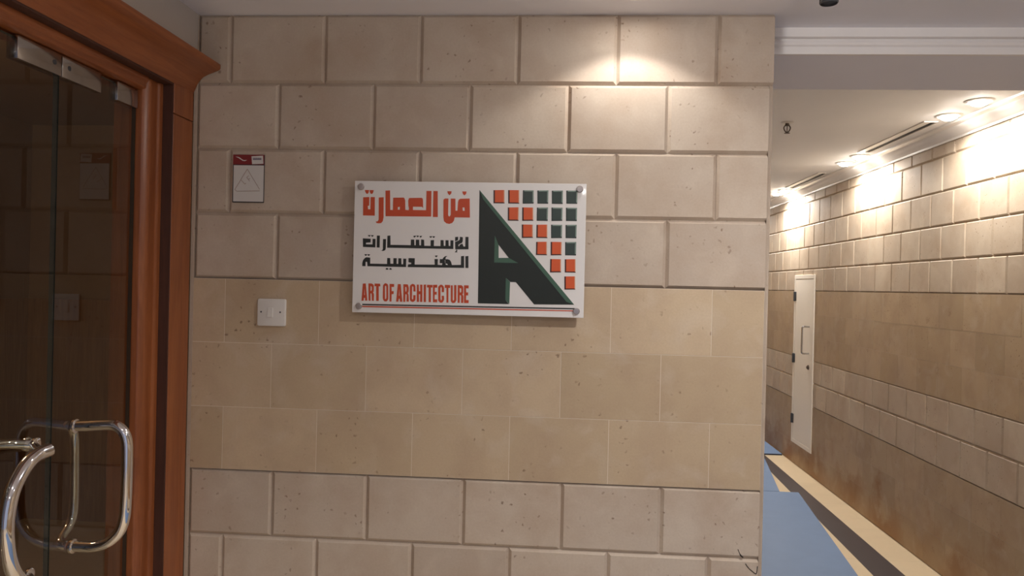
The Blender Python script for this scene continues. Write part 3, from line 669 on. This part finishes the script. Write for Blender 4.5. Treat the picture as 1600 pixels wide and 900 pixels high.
tube(bm, smooth_path([(XR-0.006, 4.55, 1.300), (XR-0.050, 4.55, 1.302), (XR-0.063, 4.55, 1.298), (XR-0.070, 4.55, 1.282), (XR-0.070, 4.55, 1.18), (XR-0.070, 4.55, 1.082), (XR-0.063, 4.55, 1.066), (XR-0.050, 4.55, 1.062), (XR-0.006, 4.55, 1.064)], 6), 0.008, 18)
link('door_handle', bm, M_STEEL, sd, smooth=True)
bm = bmesh.new()
lathe(bm, [(0.022, 0), (0.022, -0.005), (0.017, -0.009), (0.012, -0.016), (0.004, -0.017)], (XR-0.0062, 4.555, 0.94), 'x', 24)
link('lock', bm, M_BRONZE, sd, smooth=True)

# ------------------------------------------------------------------ sign
OX, OZ = 0.40, 1.52
SX0, SX1, SZ0, SZ1 = 0.4065, 1.1045, 1.5130, 1.9105
sign = empty('wall_sign', ((SX0+SX1)/2, 0, SZ0))
prop(sign, 'white acrylic sign with orange and black lettering and a large green letter A', 'sign')
link('acrylic_panel', bx(SX0, SX1, -0.032, -0.025, SZ0, SZ1, 0.0012), M_ACRYLIC, sign)
def printed(bm, loops, y, mi=0, t=0.0004):
    """flat printed patch in front of the panel: outer loop plus holes, in millimetres from the sign's origin"""
    L3 = [[Vector((p[0]/1000, p[1]/1000, 0)) for p in lp] for lp in loops]
    flat = [p for lp in L3 for p in lp]
    fv = [bm.verts.new((OX+p.x, y-t, OZ+p.y)) for p in flat]
    new = []
    for tri in tessellate_polygon(L3):
        try: new.append(bm.faces.new([fv[i] for i in tri]))
        except ValueError: pass
    for f in new:
        f.normal_update()
        if f.normal.y > 0: f.normal_flip()
        f.material_index = mi
    base = 0
    for lp in L3:
        n = len(lp)
        bv = [bm.verts.new((OX+p.x, y+0.0002, OZ+p.y)) for p in lp]
        for k in range(n):
            f = bm.faces.new((fv[base+k], fv[base+(k+1) % n], bv[(k+1) % n], bv[k])); f.material_index = mi
        base += n
def art(name, key, m, y=-0.032):
    bm = bmesh.new()
    for loops in ART[key]: printed(bm, loops, y)
    return link(name, bm, m, sign)
art('arabic_headline', 'red', M_RED)['label'] = 'large brick-red Arabic headline'
art('arabic_line', 'black1', M_INK)['label'] = 'upper black Arabic line'
art('arabic_line', 'black2', M_INK)['label'] = 'lower black Arabic line'
art('english_line', 'latin', M_RED)['label'] = 'brick-red English lettering ART OF ARCHITECTURE'
art('rule', 'rule_black', M_INK)['label'] = 'thin black rule'
art('rule', 'rule_red', M_RED)['label'] = 'thin red rule'
A = art('letter_emblem', 'a_dark', M_GREEN)
A['label'] = 'dark green triangular letter A'
bm = bmesh.new()
for loops in ART['a_green']: printed(bm, loops, -0.0322)
for loops in ART['a_hyp']: printed(bm, loops, -0.0325)
link('bevel_print', bm, M_GREEN_L, A)
def lerp2(q, u, v):
    a = [q[0][i]+(q[1][i]-q[0][i])*u for i in (0, 1)]; b = [q[3][i]+(q[2][i]-q[3][i])*u for i in (0, 1)]
    return (a[0]+(b[0]-a[0])*v, a[1]+(b[1]-a[1])*v)
for orange, q in ART['squares']:
    def sub(u0, u1, v0, v1): return [[lerp2(q, u0, v0), lerp2(q, u1, v0), lerp2(q, u1, v1), lerp2(q, u0, v1)]]
    bm = bmesh.new()
    if orange:
        printed(bm, sub(0, 1, 0, 1), -0.032, 1)
        printed(bm, sub(0.13, 1, 0, 0.92), -0.0323, 0)
        printed(bm, sub(0.92, 1, 0, 0.94), -0.0326, 2)
        link('orange_square', bm, [M_ORANGE, M_ORANGE_D, M_ORANGE_L], sign)
    else:
        printed(bm, sub(0, 1, 0, 1), -0.032, 1)
        printed(bm, sub(0.06, 1, 0.0, 0.95), -0.0323, 0)
        printed(bm, sub(0.89, 1, 0.06, 0.90), -0.0326, 2)
        printed(bm, sub(0.12, 1, 0.0, 0.09), -0.0326, 2)
        link('green_square', bm, [M_SQGREEN, M_INK, M_SQGREEN_L], sign)
for sx, sz in ((0.4265, 1.8925), (1.0848, 1.8945), (1.0830, 1.5330), (0.4280, 1.5320)):
    bm = bmesh.new()
    lathe(bm, [(0.008, 0.0), (0.008, -0.0245), (0.0098, -0.0247), (0.0098, -0.037), (0.0085, -0.0385), (0.003, -0.0387)], (sx, 0.0, sz), 'y', 28)
    link('stud', bm, M_SCREW, sign, smooth=True)

# ------------------------------------------------------------------ notice card
card = empty('notice_card', (0.0635, 0, 1.842))
prop(card, 'small white card with a dark red band, taped to the wall above the light switch', 'card')
link('card', bx(0.0135, 0.1135, -0.004, -0.0006, 1.8425, 1.9905, 0.0006), M_CARDEDGE, card)
bm = bmesh.new(); box(bm, 0.0165, 0.1120, -0.0046, -0.004, 1.8455, 1.9575)
link('white_panel', bm, M_CARD, card)
bm = bmesh.new(); box(bm, 0.0140, 0.1120, -0.0046, -0.004, 1.9600, 1.9900)
rb = link('red_band', bm, M_CARDRED, card)
def flat_poly(name, pts, y, m, parent):
    bm = bmesh.new(); prism(bm, [(x, z) for x, z in pts], 'y', y, y+0.0003); return link(name, bm, m, parent)
CX = lambda u: 0.0125 + (u-88)*0.1/428      # card crop to metres
CZ = lambda v: 1.9905 - (v-105)*0.1485/675
flat_poly('swoosh', [(CX(a), CZ(b)) for a, b in [(125, 136), (160, 138), (190, 150), (215, 172), (240, 184), (285, 180), (255, 196), (225, 192), (195, 172), (165, 152)]], -0.0050, M_CARD, rb)
st = flat_poly('sticker', [(CX(a), CZ(b)) for a, b in [(345, 128), (500, 118), (508, 232), (355, 240)]], -0.0056, M_CARD, card)
bm = bmesh.new()
for k in range(9):
    x = 365 + k*13
    prism(bm, [(CX(x), CZ(148)), (CX(x+8), CZ(147)), (CX(x+8), CZ(178)), (CX(x), CZ(179))], 'y', -0.0060, -0.0055)
prism(bm, [(CX(365), CZ(162)), (CX(480), CZ(158)), (CX(480), CZ(176)), (CX(365), CZ(180))], 'y', -0.0059, -0.0055)
link('stamp', bm, M_STAMP, st)
bm = bmesh.new()
for a, b in (((290, 308), (462, 590)), ((290, 308), (125, 600)), ((165, 622), (465, 612)), ((210, 465), (262, 520)), ((262, 520), (275, 505)), ((285, 425), (325, 478)), ((285, 425), (312, 400)), ((305, 455), (330, 440)), ((125, 600), (160, 625))):
    tube(bm, [(CX(a[0]), -0.0046, CZ(a[1])), (CX(b[0]), -0.0046, CZ(b[1]))], 0.0007, 6)
link('pencil_mark', bm, M_PENCIL, card)

# ------------------------------------------------------------------ light switch
sw = empty('light_switch', (0.147, 0, 1.462))
prop(sw, 'square white light switch plate on the stone wall left of the sign', 'light switch')
bm = bmesh.new()
prism(bm, rounded([(0.1025, 1.4625, 0.006), (0.1915, 1.4625, 0.006), (0.1915, 1.5465, 0.006), (0.1025, 1.5465, 0.006)], 5), 'y', -0.0085, -0.0004)
es = [e for e in bm.edges if all(abs(v.co.y+0.0085) < 1e-6 for v in e.verts) and len(e.link_faces) == 2 and any(abs(f.normal.y) < 0.3 for f in e.link_faces)]
bm.normal_update()
es = [e for e in bm.edges if all(abs(v.co.y+0.0085) < 1e-6 for v in e.verts) and any(abs(f.normal.y) < 0.3 for f in e.link_faces)]
bmesh.ops.bevel(bm, geom=es, offset=0.0025, segments=3, affect='EDGES', profile=0.5)
link('plate', bm, M_SWITCH, sw, smooth=True)
bm = bmesh.new()
prism(bm, [(-0.0082, 1.4895), (-0.0098, 1.4895), (-0.0125, 1.4905), (-0.0098, 1.519), (-0.0082, 1.5195)], 'x', 0.1365, 0.1518)
link('rocker', bm, M_SWITCH, sw)
for xs in (0.1150, 0.1752):
    bm = bmesh.new()
    lathe(bm, [(0.0027, -0.0080), (0.0027, -0.0090), (0.001, -0.0092)], (xs, 0, 1.506), 'y', 16)
    link('screw', bm, M_DARKMETAL, sw)

# ------------------------------------------------------------------ floor protection sheets
def sheet(name, pts, z0, z1, label, m=M_MAT):
    bm = bmesh.new()
    prism(bm, pts, 'z', z0, z1)
    bm.normal_update()
    for f in bm.faces: f.material_index = 0 if f.normal.z > 0.5 else 1
    cx = sum(p[0] for p in pts)/len(pts); cy = sum(p[1] for p in pts)/len(pts)
    o = link(name, bm, [M_MAT, M_MATEDGE if m is M_MATEDGE else M_MAT], loc=(cx, cy, 0))
    return prop(o, label, 'floor mat', 'blue floor protection sheets in the corridor')
sheet('floor_mat', [(1.70, -0.03), (1.30, -0.03), (1.30, -3.2), (2.45, -3.2), (2.537, 0.32), (2.751, 2.12), (2.960, 3.872), (1.72, 3.866)], 0.0005, 0.005, 'large light blue floor sheet nearest the camera, at the corridor mouth')  # unseen lobby part added to bounce blue onto beam and ceiling
sheet('floor_mat', [(1.72, 3.885), (2.815, 3.885), (3.010, 5.06), (1.72, 5.06)], 0.0005, 0.004, 'light blue floor sheet just behind the largest one')
sheet('floor_mat', [(1.72, 5.245), (3.228, 5.255), (3.228, 8.6), (1.72, 8.6)], 0.0005, 0.014, 'farthest light blue floor sheet, with a dark front edge', M_MATEDGE)

# ------------------------------------------------------------------ ceiling fittings
def aim_spot(name, loc, power, col, half_deg, blend, target=None, radius=0.03, parent=None):
    l = bpy.data.lights.new(name, 'SPOT'); l.energy = power; l.color = col
    l.spot_size = math.radians(2*half_deg); l.spot_blend = blend; l.shadow_soft_size = radius
    o = bpy.data.objects.new(name, l); COL.objects.link(o)
    if target is None: d = Vector((0, 0, -1))
    else: d = Vector(target) - Vector(loc)
    o.rotation_euler = d.to_track_quat('-Z', 'Y').to_euler()
    if parent is not None:
        o.parent = parent; o.location = Vector(loc) - parent.location
    else: o.location = loc
    return o

def downlight(loc, label, power, col, half, blend, group=None, target=None, r=0.045, dome=1.0, spill=0.0):
    x, y, z = loc
    t = empty('downlight', loc)
    prop(t, label, 'ceiling lamp', group)
    bm = bmesh.new()
    lathe(bm, [(r*0.80, -0.0005), (r*0.80, -0.006), (r*1.0, -0.008), (r*1.22, -0.003), (r*1.24, -0.0003)], (x, y, z), 'z', 40)
    link('trim_ring', bm, M_DIFF, t, smooth=True)
    bm = bmesh.new()
    lathe(bm, [(r*0.78, -0.004), (r*0.78, -0.004-0.006*dome), (r*0.66, -0.004-0.014*dome), (r*0.42, -0.004-0.020*dome), (r*0.12, -0.004-0.022*dome)], (x, y, z), 'z', 32)
    link('lens', bm, M_LAMP, t, smooth=True)
    aim_spot('lamp_light', (x, y, z-0.030), power, col, half, blend, target, 0.02, t)
    if spill:
        l = bpy.data.lights.new('spill_light', 'POINT'); l.energy = spill; l.color = col; l.shadow_soft_size = 0.02
        o = bpy.data.objects.new('spill_light', l); COL.objects.link(o); o.parent = t; o.location = (0, 0, -0.035)
    return t

G = 'paired downlights along the corridor ceiling'
for (x, y, lab) in ((3.050, 1.545, 'glowing round downlight nearest the camera on the corridor ceiling'),
                    (3.062, 1.860, 'glowing round downlight second from the camera, beyond the nearest one'),
                    (3.073, 3.085, 'nearer glowing downlight of the middle pair, beyond the long air slot'),
                    (3.080, 3.375, 'farther glowing downlight of the middle pair'),
                    (3.100, 4.925, 'nearer glowing downlight of the far pair, above the service door'),
                    (3.086, 5.150, 'farthest glowing downlight visible beside the sign wall')):
    downlight((x, y, 2.56), lab, P_CORRIDOR*(1.6 if y > 4 else 1.0), WARM_WHITE, 84, 0.5, G, r=0.054)

for (x, y) in ((3.086, 6.55), (3.086, 6.85), (3.086, 8.1)):
    downlight((x, y, 2.56), 'downlight farther along the corridor, behind the sign wall', P_CORRIDOR*1.5, WARM_WHITE, 84, 0.5, G, r=0.054)

def slot(y0, y1, x0, x1, label):
    t = empty('air_diffuser', ((x0+x1)/2, (y0+y1)/2, 2.56))
    prop(t, label, 'air vent', 'slot air diffusers in the corridor ceiling')
    bm = bmesh.new()
    w = 0.010
    xm = x0 + (x1-x0)*0.50
    for q in ((x0, xm, y0, y1), (x1-0.006, x1, y0, y1), (xm, x1-0.006, y0, y0+w), (xm, x1-0.006, y1-w, y1)):
        box(bm, q[0], q[1], q[2], q[3], 2.5535, 2.5599, 0.0008)
    link('frame', bm, M_DIFF, t)
    link('dark_gap', bx(xm, x1-0.006, y0+w, y1-w, 2.5585, 2.5599), M_BLACK, t)
slot(2.0, 2.93, 3.000, 3.078, 'longer dark slot diffuser between the nearest and middle lamp pairs')
slot(3.85, 4.74, 3.045, 3.122, 'smaller-looking dark slot diffuser between the middle and far lamp pairs')

# sprinkler
sp = empty('sprinkler', (2.281, 2.055, 2.56))
prop(sp, 'dark sprinkler head hanging from the corridor ceiling', 'sprinkler')
bx_, by_ = 2.281, 2.055
bm = bmesh.new(); lathe(bm, [(0.034, 0), (0.036, -0.002), (0.030, -0.005), (0.013, -0.007)], (bx_, by_, 2.56), 'z', 32)
link('escutcheon', bm, M_DIFF, sp, smooth=True)
bm = bmesh.new()
lathe(bm, [(0.011, -0.005), (0.011, -0.014), (0.014, -0.015), (0.014, -0.020), (0.006, -0.022)], (bx_, by_, 2.56), 'z', 20)
for s in (-1, 1):
    tube(bm, smooth_path([(bx_+s*0.010, by_, 2.541), (bx_+s*0.017, by_, 2.532), (bx_+s*0.017, by_, 2.522), (bx_+s*0.010, by_, 2.509), (bx_, by_, 2.501)], 5), 0.0035, 10)
link('frame_arms', bm, M_BRONZE, sp, smooth=True)
bm = bmesh.new(); lathe(bm, [(0.0025, -0.020), (0.003, -0.034), (0.0025, -0.056)], (bx_, by_, 2.56), 'z', 12)
link('bulb', bm, M_BRONZE, sp, smooth=True)
bm = bmesh.new(); lathe(bm, [(0.005, -0.058), (0.015, -0.0605), (0.0165, -0.0625), (0.004, -0.0635)], (bx_, by_, 2.56), 'z', 24)
link('deflector', bm, M_BRONZE, sp, smooth=True)

# spotlight cylinder at the corridor mouth
sl = empty('ceiling_spotlight', (1.718, -0.25, 2.425))
prop(sl, 'dark grey cylindrical spotlight hanging from the ceiling at the corridor mouth', 'spotlight')
bm = bmesh.new(); lathe(bm, [(0.0225, -0.004), (0.0235, -0.006), (0.0235, -0.0625), (0.0215, -0.065), (0.0205, -0.060), (0.004, -0.058)], (1.718, -0.25, 2.425), 'z', 36)
link('housing', bm, M_DARKMETAL, sl, smooth=True)
bm = bmesh.new(); lathe(bm, [(0.028, 0), (0.028, -0.004), (0.022, -0.0045)], (1.718, -0.25, 2.425), 'z', 36)
link('ceiling_plate', bm, M_DARKMETAL, sl, smooth=True)

# lobby lamps above the sign wall (just outside the frame)
downlight((1.225, -0.165, 2.425), 'recessed lobby downlight that throws the bright arc over the right of the sign', P_SCALLOP, WARM_WHITE, 61.5, 0.27, 'lobby downlights', dome=0.1, r=0.038)
downlight((1.80, -0.92, 2.425), 'recessed lobby downlight in front of the corridor mouth', P_LOBBY*0.72, LOBBY_WHITE, 76, 0.8, 'lobby downlights', dome=0.15, spill=7.5)

for (x, y, p) in ((0.65, -2.3, 0.8), (2.4, -2.3, 1.2), (1.2, -4.0, 1.0)):  # unseen fill lamps added to brighten the lobby
    downlight((x, y, 2.425), 'unseen fill downlight added behind the camera', P_LOBBY*p, LOBBY_WHITE, 68, 0.8, 'lobby downlights', dome=0.15, spill=4.0)

# dim lamp in the room behind the glass
l = bpy.data.lights.new('office_light', 'POINT'); l.energy = P_OFFICE; l.color = (1.0, 0.7, 0.42); l.shadow_soft_size = 0.15
o = bpy.data.objects.new('office_light', l); COL.objects.link(o); o.location = (-1.5, -0.2, 2.3)
